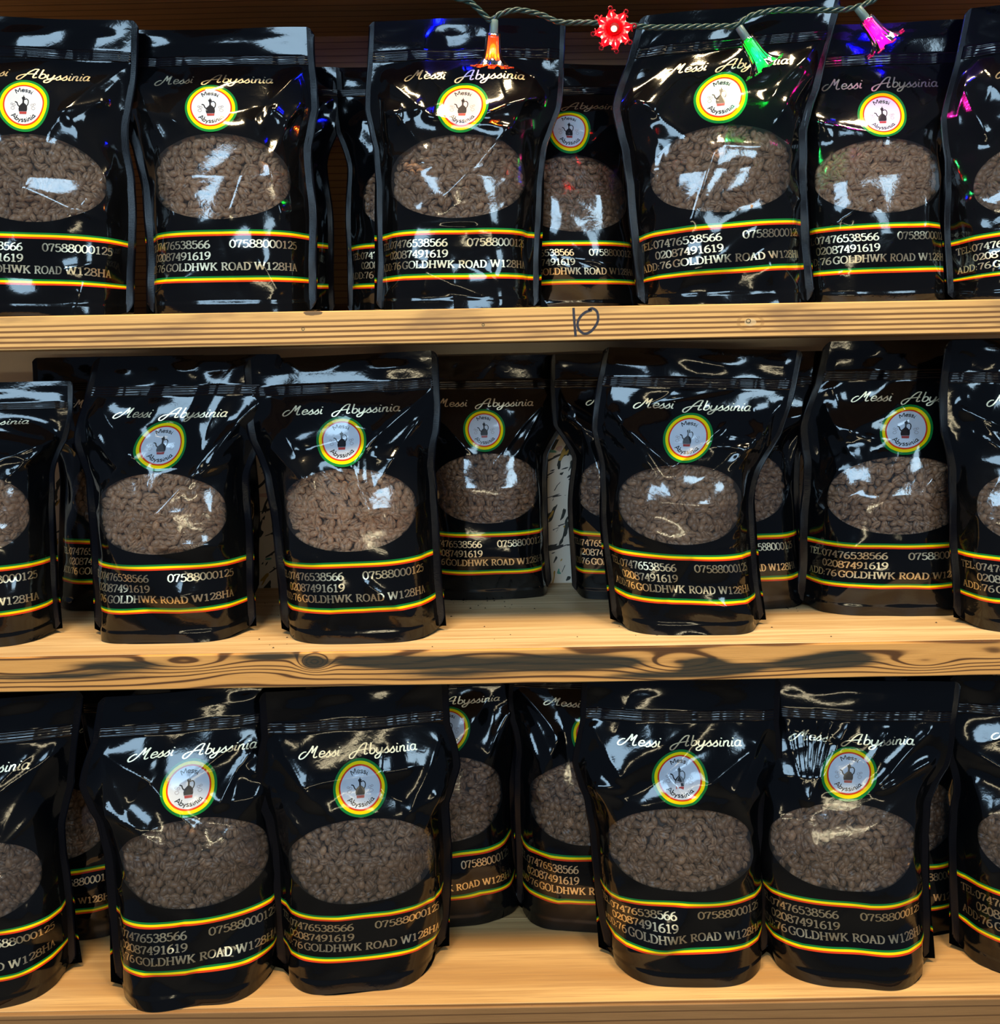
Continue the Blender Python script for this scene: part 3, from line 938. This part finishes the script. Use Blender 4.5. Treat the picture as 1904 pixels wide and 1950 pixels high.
def wall_material():
    m = Mat('splattered_board', Roughness=0.7)
    x, y, z = m.xyz()
    n = m.noise(m.comb(x * 30, 0.0, z * 20), 1.0, 4)
    c = m.mix(n, (0.80, 0.72, 0.60), (0.66, 0.59, 0.49))
    low = (z * -1.0 + (ZC - .082)).gt(0.0)

    def fleck(ox, ang, sx, sz, th, col, c):
        u = x * math.cos(ang) + z * math.sin(ang) + ox; v = z * math.cos(ang) - x * math.sin(ang)
        k = m.noise(m.comb(u * sx, ox, v * sz), 1.0, 2, .5, .6)
        return m.mix(k.gt(th) * low, c, col)
    c = fleck(3.1, -.5, 95, 26, .60, (0.02, 0.025, 0.02), c)
    c = fleck(7.7, .35, 30, 120, .66, (0.03, 0.03, 0.03), c)
    c = fleck(1.3, -.35, 80, 30, .68, (0.45, 0.26, 0.04), c)
    c = fleck(5.9, .5, 22, 38, .68, (0.10, 0.32, 0.25), c)
    c = fleck(9.2, .2, 22, 34, .69, (0.62, 0.40, 0.34), c)
    m.set('Base Color', c)
    return m.m


WM = wall_material()
v, f = box(-1.05, 1.05, WALL_Y, WALL_Y + .02, ZC - .95, ZC + .6)
tag(mesh_obj('wall_back', v, f, WM, smooth=False), kind='structure')
v, f = box(-1.05, 1.05, WALL_Y - .004, WALL_Y, SH[0], ZC + .6)  # dark sheet added over the wall, standing in for shade between upper bags
tag(mesh_obj('wall_back', v, f, ROOFM, smooth=False), kind='structure')
v, f = box(-2.2, 2.2, -3.2, WALL_Y + .02, -.02, 0)
tag(mesh_obj('floor', v, f, Mat('concrete_floor', Base_Color=(.10, .095, .09), Roughness=.7).m, smooth=False), kind='structure')
p = P(1068, 830, WALL_Y)
v, f = box(p[0] - .035, p[0] + .035, WALL_Y - .0035, WALL_Y, p[2] - .004, p[2] + .004)
o = mesh_obj('trim_1', v, f, Mat('pale_batten', Base_Color=(0.66, 0.60, 0.50), Roughness=.6).m, smooth=False); tag(o, kind='structure')

# marker writing and nail holes on the top shelf's front board
mk = Sheet()
mk.stroke(catmull([(1092, 586), (1093, 605), (1096, 640)]), 4.8)
mk.stroke(catmull([(1127, 590), (1112, 596), (1101, 610), (1101, 625), (1112, 635), (1126, 630), (1138, 612), (1137, 594), (1128, 587), (1120, 590)]), 4.6)
vv = [P(a, b, -.0002) for a, b in mk.v]
o = mesh_obj('handwritten_number', vv, [tuple(x)[::-1] for x in mk.f], Mat('marker_ink', Base_Color=(.015, .014, .03), Roughness=.5).m, None, smooth=False)
o.parent = shelves[0]; o.matrix_parent_inverse = Matrix.Translation((0, 0, -(SH[0] - TH))); o['label'] = 'handwritten number 10 in dark marker'
HOLE = Mat('nail_hole', Base_Color=(.012, .008, .005), Roughness=.9).m
for px, py, rr in ((577, 626, .0016), (920, 618, .0014), (1425, 611, .0024)):
    c0 = P(px, py, -.0003)
    vv = [c0 + np.array([rr * math.cos(a * PI / 6), 0, rr * .8 * math.sin(a * PI / 6)]) for a in range(12)] + [c0 + np.array([0, .0012, 0])]
    o = mesh_obj('nail_hole', vv, [(i, (i + 1) % 12, 12) for i in range(12)], HOLE, None)
    o.parent = shelves[0]; o.matrix_parent_inverse = Matrix.Translation((0, 0, -(SH[0] - TH)))

# ------------------------------------------------------------------ the bags, front and back rows of each shelf
BAGS = [
    # top shelf
    dict(row=0, bx=60, d=.022, win=(57, 341, 126), logo=(47, 200), shear=-.05, seed=1, lean=-.7, folds=[(9,24,2.5,17,1.1,.45),(2.5,17,-1,11,.8,.3),(8,15,3,9,.9,.35),(-1,12,6,9.5,.8,.3)], tone=0.38, ht=30.4, tx=2.0, label="black coffee bag at the left end of the top shelf"),
    dict(row=0, bx=420, d=.028, win=(413, 338, 128), logo=(403, 205), seed=2, lean=.5, folds=[(4.2,18,5.8,8.5,.9,.4),(4.2,18,.8,9,1.2,.35),(-5.6,15.5,-4.4,9,.5,.25),(9,24,4.2,18,.9,.3)], tone=0.46, ht=29.6, tx=.8, label="second black coffee bag from the left in the top shelf's front row"),
    dict(row=0, bx=487, d=.118, win=(482, 370, 104), logo=(478, 248), seed=3, thin=.62, tone=0.15, ht=27.6, t0=3.6, step=.3, label="coffee bag behind the second top shelf bag, its right side peeking out"),
    dict(row=0, bx=806, d=.118, win=(800, 372, 111), logo=(804, 248), seed=4, thin=.62, tone=0.31, ht=27.6, t0=3.6, step=.3, label="coffee bag behind the one under the orange lamp, its left side peeking out"),
    dict(row=0, bx=868, d=.028, win=(872, 336, 126), logo=(881, 203), seed=5, folds=[(-8.5,23,-3,18.2,1.0,.4),(-3,18.2,4.5,17,.9,.45),(4.5,17,-1.5,10.5,1.1,.45),(-8,15.5,-3,14,.8,.4)], tone=0.38, ht=30.0, label='black coffee bag directly below the orange bell lamp on the top shelf'),
    dict(row=0, bx=1112, d=.098, win=(1097, 372, 100), logo=(1083, 248), seed=6, yaw=4, t0=3.5, tone=0.24, ht=27.2, tx=1.4, label="black coffee bag set back below the red lamp on the top shelf"),
    dict(row=0, bx=1402, d=.018, win=(1383, 323, 134), logo=(1372, 184), seed=7, lean=-.4, folds=[(9.2,25,4.5,18.5,1.0,.55),(-.5,15,6,14.2,.9,.4),(6,14.2,7.8,17.5,.7,.4),(-.8,15,-3.6,8,.9,.4)], shear=.075, tone=0.38, ht=30.2, tx=2.6, label='black coffee bag behind the green bell lamp on the top shelf'),
    dict(row=0, amp=.6, bx=1690, d=.045, win=(1684, 332, 118), logo=(1680, 219), seed=8, lean=.25, es=.5, folds=[(-7,19,1,16.6,.8,.4),(5,15.5,4.2,7,.7,.35),(-5,8,-1,10.5,.8,.35)], shear=.02, tone=0.46, ht=29.4, t0=3.6, label='black coffee bag below the magenta bell lamp on the top shelf'),
    dict(row=0, bx=1668, d=.135, win=(1668, 372, 104), logo=(1668, 250), seed=9, thin=.62, step=.35, tone=0.15, t0=3.4, ht=27.5, label="nearly hidden coffee bag behind the bag under the magenta lamp"),
    dict(row=0, bx=2005, d=.022, win=(2002, 335, 125), logo=(2002, 200), seed=10, shear=.10, tone=0.31, tx=1.5, ht=31, label="crumpled black coffee bag at the right end of the top shelf"),
    # middle shelf
    dict(row=1, bx=-62, by=1236, win=(-80, 985, 121), logo=(-70, 850), seed=11, yaw=8, tone=0.44, ht=26.2, label="crumpled black coffee bag at the left end of the middle shelf"),
    dict(row=1, bx=232, by=1163, win=(232, 940, 100), logo=(230, 820), seed=12, thin=.5, step=.3, t0=3.4, tone=0.17, ht=28.8, label="coffee bag in the dark gap right of the middle shelf's leftmost bag"),
    dict(row=1, bx=308, by=1226, win=(297, 981, 121), logo=(305, 848), seed=13, folds=[(8.8,23.5,3.2,16,.8,.5),(3.2,16,-2.5,10.5,.6,.25),(-.5,9.8,6,9.6,.8,.3)], tone=0.46, ht=28.6, tx=2.6, tws=.95, lean=-.7, label="second black coffee bag from the left in the middle shelf's front row"),
    dict(row=1, bx=352, by=1149, win=(352, 930, 96), logo=(352, 815), seed=14, thin=.5, step=.3, t0=3.2, tone=0.17, ht=28.8, label="coffee bag in the gap left of the palest-bean bag, middle shelf"),
    dict(row=1, bx=682, by=1226, win=(661, 973, 124), logo=(651, 838), seed=15, folds=[(8.8,24,.8,17,.9,.5),(.8,17,2.2,12,.6,.35),(-7.5,19,-3.5,15.5,1.4,.55),(8,17,3,17.5,1.4,.4),(1,6,5.5,2,.6,.3)], shear=.03, tone=0.62, ht=28.4, tx=.5, tws=.97, lean=.5, label='black coffee bag with the palest tan beans, on the middle shelf'),
    dict(row=1, bx=935, by=1142, win=(927, 932, 100), logo=(922, 818), seed=16, es=.35, yaw=3, t0=3.4, tone=0.26, ht=28.2, amp=.7, label="black coffee bag at the back, left of the paint-splattered wall gap"),
    dict(row=1, bx=1215, d=.178, by=1139, win=(1205, 931, 102), logo=(1212, 815), seed=17, es=.35, thin=.62, yaw=-5, t0=3.4, tone=0.22, ht=28.2, tx=-.3, label="black coffee bag at the back, right of the paint-splattered wall gap"),
    dict(row=1, bx=1318, by=1210, win=(1297, 962, 116), logo=(1309, 832), seed=18, folds=[(-6,20,-1.2,16.2,.6,.5),(-1.2,16.2,3.5,20.5,.5,.35),(9,23,5,16.8,.9,.5),(3.8,19.6,8,19,.9,.35),(5,5.5,7,1,1.0,.4)], yaw=-5, shear=-.035, tone=0.31, ht=28.4, tx=.9, label="black coffee bag in front, right of the paint-splattered wall gap"),
    dict(row=1, bx=1422, d=.128, by=1148, win=(1402, 930, 98), logo=(1410, 815), seed=19, thin=.62, t0=3.4, tone=0.24, ht=28.0, step=.25, label="coffee bag at the back of the middle shelf with only its right side showing"),
    dict(row=1, bx=1702, by=1173, win=(1716, 947, 128), logo=(1727, 817), seed=20, folds=[(-8.5,24,-5,18.5,.9,.45),(-5,18.5,5.5,18,1.2,.25)], yaw=-6, tone=0.34, tx=.9, t0=3.8, ht=29.0, label="second black coffee bag from the right on the middle shelf"),
    dict(row=1, bx=2005, by=1208, win=(2000, 968, 122), logo=(2000, 830), seed=21, yaw=-6, tone=0.34, ht=28.8, label="crumpled black coffee bag at the right end of the middle shelf"),
    # bottom shelf
    dict(row=2, bx=-45, by=1927, win=(-72, 1688, 138), logo=(-80, 1540), seed=22, yaw=12, tx=2, t0=4.8, tone=0.27, ht=28.4, label="black coffee bag at the left end of the bottom shelf"),
    dict(row=2, bx=100, by=1795, win=(92, 1575, 106), logo=(92, 1450), seed=23, thin=.62, yaw=5, step=.3, t0=3.6, tone=0.21, ht=27.8, label='black coffee bag in the dark gap right of the leftmost bottom shelf bag'),
    dict(row=2, bx=322, by=1802, win=(318, 1575, 106), logo=(318, 1450), seed=24, thin=.62, yaw=-5, step=.3, t0=3.2, tone=0.21, ht=27.8, label="coffee bag behind the turned bag of the bottom shelf, its left edge showing"),
    dict(row=2, bx=378, by=1914, win=(371, 1648, 141), logo=(360, 1496), seed=25, es=.6, lean=.6, folds=[(-9,23,-4,20.5,1.2,.5),(-4,20.5,.5,15.5,1.1,.45),(2.5,17.5,5.5,22,.6,.35),(-7.5,20,-6,12,.7,.4)], yaw=13, t0=5.0, tone=0.27, ht=28.6, tx=2.2, label='black coffee bag turned to the right with a blue gleam along its foot, bottom shelf'),
    dict(row=2, bx=692, by=1890, win=(692, 1646, 138), logo=(686, 1497), seed=26, es=.6, lean=-.6, folds=[(-8.5,24,-4,18,1.0,.4),(8.6,23,4,16.5,.9,.45),(-5,19.8,5.5,20.6,1.0,.4)], yaw=9, tx=-.2, tws=.93, t0=5.0, tone=0.29, ht=28.6, label="black coffee bag in front, directly left of the bottom shelf's empty gap"),
    dict(row=2, bx=872, by=1762, win=(853, 1530, 104), logo=(853, 1388), seed=27, yaw=8, t0=3.6, tone=0.23, ht=28.2, label='black coffee bag at the back left of the empty gap on the bottom shelf'),
    dict(row=2, bx=1120, by=1776, win=(1118, 1536, 110), logo=(1132, 1392), seed=28, folds=[(-8.8,24,-3.8,18.5,1.0,.5),(-3.8,18.5,-6,13,.9,.45)], yaw=-7, t0=3.8, tone=0.25, ht=28.2, label='black coffee bag at the back right of the empty gap on the bottom shelf'),
    dict(row=2, bx=1318, by=1878, win=(1300, 1623, 136), logo=(1293, 1477), seed=29, es=.6, lean=-.5, folds=[(-8.8,24,-5,18.8,.9,.45),(8.8,24,4.5,17.5,1.0,.45),(5,17.5,7.5,13.5,.7,.3)], yaw=-4, t0=5.0, tone=0.31, ht=28.6, tx=.6, label="black coffee bag in front, directly right of the bottom shelf's empty gap"),
    dict(row=2, bx=1628, by=1882, win=(1612, 1620, 140), logo=(1617, 1473), seed=30, es=.6, lean=.7, amp=.7, folds=[(-6.5,24,-3.4,16.3,.35,.28),(-5,24.2,-3.3,16.3,.3,.25),(-3.6,24.4,-3.2,16.4,.3,.28),(-2.2,24,-3,16.6,.3,.25),(-.5,24,-2.6,18,.4,.2),(7.5,23.5,2.4,18.2,.5,.45),(8,20.5,2.6,17.8,.5,.45),(3.5,23.5,1.5,20,.5,.3)], yaw=-8, t0=4.8, tone=0.31, ht=28.2, tx=.6, label='black coffee bag with fan-like silvery folds above its badge, bottom shelf'),
    dict(row=2, bx=1722, by=1788, win=(1722, 1560, 104), logo=(1722, 1430), seed=31, thin=.62, yaw=6, t0=3.4, step=.3, tone=0.13, ht=28.0, label='dark coffee bag behind the bag with fan-like folds, its right side showing'),
    dict(row=2, bx=2010, by=1868, win=(2010, 1610, 130), logo=(2010, 1470), seed=32, yaw=-7, t0=4.4, tone=0.25, ht=28.4, label="black coffee bag at the right end of the bottom shelf"),
]
for q in BAGS:
    make_bag(q)

# coffee crumbs on the middle shelf
rng = random.Random(4)
V, F = [], []
for _ in range(70):
    px = rng.choice([rng.gauss(920, 60), rng.gauss(510, 25), rng.gauss(1370, 200)]); py = rng.choice([rng.uniform(1143, 1160), rng.uniform(1143, 1235)])
    Y = on_plane(px, py, SH[1]); c0 = P(px, py, Y)
    if not .01 < Y < .25: continue
    s = rng.uniform(.0004, .0014); b = len(V); a = rng.uniform(0, 3)
    for k in range(4): V.append((c0[0] + s * math.cos(a + k * PI / 2) * rng.uniform(.6, 1.4), c0[1] + s * math.sin(a + k * PI / 2), SH[1] + .0001))
    V.append((c0[0], c0[1], SH[1] + .0001 + s * .7))
    for k in range(4): F.append((b + k, b + (k + 1) % 4, b + 4))
    F.append((b + 3, b + 2, b + 1, b))
o = mesh_obj('coffee_crumbs', V, F, Mat('crumbs', Base_Color=(.03, .015, .008), Roughness=.8).m, smooth=False)
tag(o, 'dark coffee crumbs scattered on the bare middle shelf', 'crumbs', kind='stuff')

# ------------------------------------------------------------------ string of bell lamps


def tube(path, r, n=8):
    V, F = [], []
    path = [np.array(p, float) for p in path]
    up = np.array([0, 1., 0])
    for i, p in enumerate(path):
        t = path[min(i + 1, len(path) - 1)] - path[max(i - 1, 0)]; t /= np.linalg.norm(t) + 1e-12
        a = np.cross(t, up); a /= np.linalg.norm(a) + 1e-9; b = np.cross(t, a)
        for k in range(n):
            an = 2 * PI * k / n
            V.append(p + r * (math.cos(an) * a + math.sin(an) * b))
    for i in range(len(path) - 1):
        for k in range(n):
            F.append((i * n + k, i * n + (k + 1) % n, (i + 1) * n + (k + 1) % n, (i + 1) * n + k))
    F.append(tuple(range(n))[::-1]); F.append(tuple((len(path) - 1) * n + k for k in range(n)))
    return V, F


def sphere(c, r, nu=8, nr=5, sc=(1, 1, 1), rot=None):
    V, F = [], []
    for i in range(nr + 2):
        th = PI * i / (nr + 1)
        for k in range(nu):
            a = 2 * PI * k / nu
            p = np.array([math.sin(th) * math.cos(a) * sc[0], math.sin(th) * math.sin(a) * sc[1], math.cos(th) * sc[2]]) * r
            V.append((rot @ p if rot is not None else p) + c)
    for i in range(nr + 1):
        for k in range(nu):
            F.append((i * nu + k, (i + 1) * nu + k, (i + 1) * nu + (k + 1) % nu, i * nu + (k + 1) % nu))
    return V, F


LY = -.012
light_root = empty('string_lights', tuple(P(1250, 45, LY)), 'dark green twisted cord of glowing coloured bell lamps hung over the top bags', 'string lights')
LO = Vector(light_root.location)


def lobj(name, V, F, mat, parent=None, smooth=True, label=None):
    o = mesh_obj(name, V, F, mat, parent or light_root, smooth=smooth, origin=tuple(LO))
    if label: o['label'] = label
    return o


CORD = Mat('green_cord', Base_Color=(.018, .05, .045), Roughness=.3).m
SOCK = Mat('socket_plastic', Base_Color=(.10, .17, .18), Roughness=.35).m
knots = [(380, -124), (470, -100), (600, -62), (700, -45), (790, -28), (850, -8), (892, 3), (915, 22), (934, 38), (952, 27), (985, 19), (1030, 28), (1065, 42), (1120, 43), (1180, 46), (1240, 52), (1310, 51), (1370, 50), (1402, 48), (1430, 30), (1475, 20), (1540, 19), (1600, 19), (1632, 13), (1660, 2), (1700, -22), (1790, -40), (1900, -62), (1990, -100), (2060, -128)]
cp = catmull([P(a, b, LY + .004 * math.sin(a * .02)) for a, b in knots], n=14)
seg = [0]
for i in range(1, len(cp)): seg.append(seg[-1] + np.linalg.norm(cp[i] - cp[i - 1]))
N = int(seg[-1] / .0011); ss = np.linspace(0, seg[-1], N)
cp = np.array(cp); cc = np.stack([np.interp(ss, seg, cp[:, k]) for k in range(3)], 1)
for k in range(3):
    ph = 2 * PI * k / 3; path = []
    for i in range(N):
        t = cc[min(i + 1, N - 1)] - cc[max(i - 1, 0)]; t /= np.linalg.norm(t)
        a = np.cross(t, (0, 1, 0)); a /= np.linalg.norm(a); b = np.array([0, 1., 0])
        an = ss[i] / .026 * 2 * PI + ph
        path.append(cc[i] + .0016 * (math.cos(an) * a + math.sin(an) * b))
    V, F = tube(path, .00135, 7)
    lobj('wire', V, F, CORD)


def plastic(name, col):
    m = Mat(name); nt = m.nt; nt.nodes.remove(m.b)
    tr = nt.nodes.new('ShaderNodeBsdfTransparent'); tr.inputs[0].default_value = (*[min(1, c ** .7 * .9 + .02) for c in col], 1)
    tl = nt.nodes.new('ShaderNodeBsdfTranslucent'); tl.inputs[0].default_value = (*col, 1)
    df = nt.nodes.new('ShaderNodeBsdfDiffuse'); df.inputs[0].default_value = (*col, 1)
    gl = nt.nodes.new('ShaderNodeBsdfGlossy'); gl.inputs['Roughness'].default_value = .06
    fr = nt.nodes.new('ShaderNodeFresnel'); fr.inputs[0].default_value = 1.5
    a = nt.nodes.new('ShaderNodeMixShader'); a.inputs[0].default_value = .5
    nt.links.new(tl.outputs[0], a.inputs[1]); nt.links.new(df.outputs[0], a.inputs[2])
    b = nt.nodes.new('ShaderNodeMixShader'); b.inputs[0].default_value = .68
    nt.links.new(tr.outputs[0], b.inputs[1]); nt.links.new(a.outputs[0], b.inputs[2])
    c = nt.nodes.new('ShaderNodeMixShader'); nt.links.new((E(nt, fr.outputs[0]) * 1.6).k, c.inputs[0])
    nt.links.new(b.outputs[0], c.inputs[1]); nt.links.new(gl.outputs[0], c.inputs[2])
    nt.links.new(c.outputs[0], m.out.inputs[0])
    return m.m


def glow(name, col, s):
    m = Mat(name, Base_Color=(.8, .8, .8))
    m.set('Emission Color', col); m.set('Emission Strength', s)
    return m.m


def bell(name, top, tip, col, glowcol, lamp_w, label, head=False):
    """top: where the socket leaves the cord; tip: middle of the open rim"""
    top, tip = np.array(top), np.array(tip)
    ax = tip - top; Lt = np.linalg.norm(ax); ax = ax / Lt
    zz = -ax; xx = np.cross((0, 1, 0.2), zz); xx /= np.linalg.norm(xx); yy = np.cross(zz, xx)
    R = np.stack([xx, yy, zz], 1)

    def tw(x, y, s): return top + R @ np.array([x, y, -s])
    ls = .013
    V, F = [], []
    prof = [(0, .0022), (.001, .0038), (ls, .0041), (ls + .006, .0041)]
    for s, r in prof:
        for k in range(12): V.append(tw(r * math.cos(k * PI / 6), r * math.sin(k * PI / 6), s))
    for i in range(3):
        for k in range(12): F.append((i * 12 + k, i * 12 + (k + 1) % 12, (i + 1) * 12 + (k + 1) % 12, (i + 1) * 12 + k))
    F.append(tuple(range(12))); F.append(tuple(range(36, 48)))
    sk = lobj('lamp_socket', V, F, SOCK, label=label)
    Lb = Lt - ls
    n = 64
    V, F = [], []
    prof = [(0, .0040), (.0, .0066), (.15, .0070), (.35, .0073), (.55, .0080), (.70, .0092), (.82, .0112), (.91, .0140), (1.0, .0168), (1.01, .0172)]
    for j, (t, r) in enumerate(prof):
        fl = max(0, (t - .62) / .38)
        for k in range(n):
            a = 2 * PI * k / n
            lobe = abs(math.cos(4 * a)) ** 1.3
            rr = r * (1 + .035 * math.cos(16 * a) * (1 if t > 0 else 0)) * (1 - .28 * fl * (1 - lobe))
            V.append(tw(rr * math.cos(a), rr * math.sin(a), ls + t * Lb - fl * (1 - lobe) * .002))
    for j in range(len(prof) - 1):
        for k in range(n): F.append((j * n + k, j * n + (k + 1) % n, (j + 1) * n + (k + 1) % n, (j + 1) * n + k))
    for k in range(8):          # a small ring-shaped bead at each point of the rim
        a = PI / 4 * k
        c0 = tw(.0186 * math.cos(a), .0186 * math.sin(a), ls + Lb * 1.0)
        for i in range(8):
            an = 2 * PI * i / 8
            p = c0 + R @ np.array([.0017 * math.cos(an), .0017 * math.sin(an), 0])
            v, f = sphere(p, .0008, 5, 2); b = len(V)
            V += v; F += [tuple(q + b for q in x) for x in f]
        for t in (.25, .5, .75, 1.0):
            c1 = tw(.0165 * math.cos(a + (1 - t) * .3), .0165 * math.sin(a + (1 - t) * .3), ls + Lb * 1.0)
            v, f = sphere(c1, .0009, 5, 2); b = len(V)
            V += v; F += [tuple(q + b for q in x) for x in f]
    lobj('bell_shade', V, F, plastic(name + '_plastic', col), sk)
    bc = tw(0, 0, ls + Lb * (.46 if not head else .55))
    v, f = sphere(bc, .0028, 12, 7, (1, 1, 1.7), R)
    lobj('bulb', v, f, glow(name + '_glow', glowcol, lamp_w), sk)
    l = bpy.data.lights.new(name + '_light', 'POINT'); l.energy = .20 * lamp_w / 20; l.color = glowcol; l.shadow_soft_size = .003
    lo = bpy.data.objects.new(name + '_light', l); COL.objects.link(lo)
    lo.location = tuple(tw(0, 0, ls + Lb * .80))


bell('orange', P(941, 36, LY), P(937, 127, LY + .010), (1.0, .10, .02), (1.0, .34, .02), 16, 'orange red bell lamp hanging straight down')
bell('red', P(1171, 50, LY + .004), P(1168, 57, LY - .038), (1.0, .01, .04), (1.0, .10, .06), 16, 'red bell lamp seen from its open end, like a star', True)
bell('green', P(1406, 50, LY), P(1456, 128, LY + .008), (.01, .85, .08), (.05, 1.0, .28), 16, 'green bell lamp tilted to the right')
bell('magenta', P(1632, 14, LY), P(1686, 84, LY + .006), (1.0, .01, .30), (1.0, .05, .75), 16, 'magenta bell lamp tilted to the right')
bell('blue', P(792, -32, LY), P(800, -104, LY), (.02, .05, 1.0), (.03, .05, 1.0), 90, 'blue bell lamp pointing upwards')
bell('blue', P(1800, -42, LY), P(1822, -108, LY), (.05, .03, 1.0), (.05, .03, 1.0), 90, 'second blue bell lamp pointing upwards')
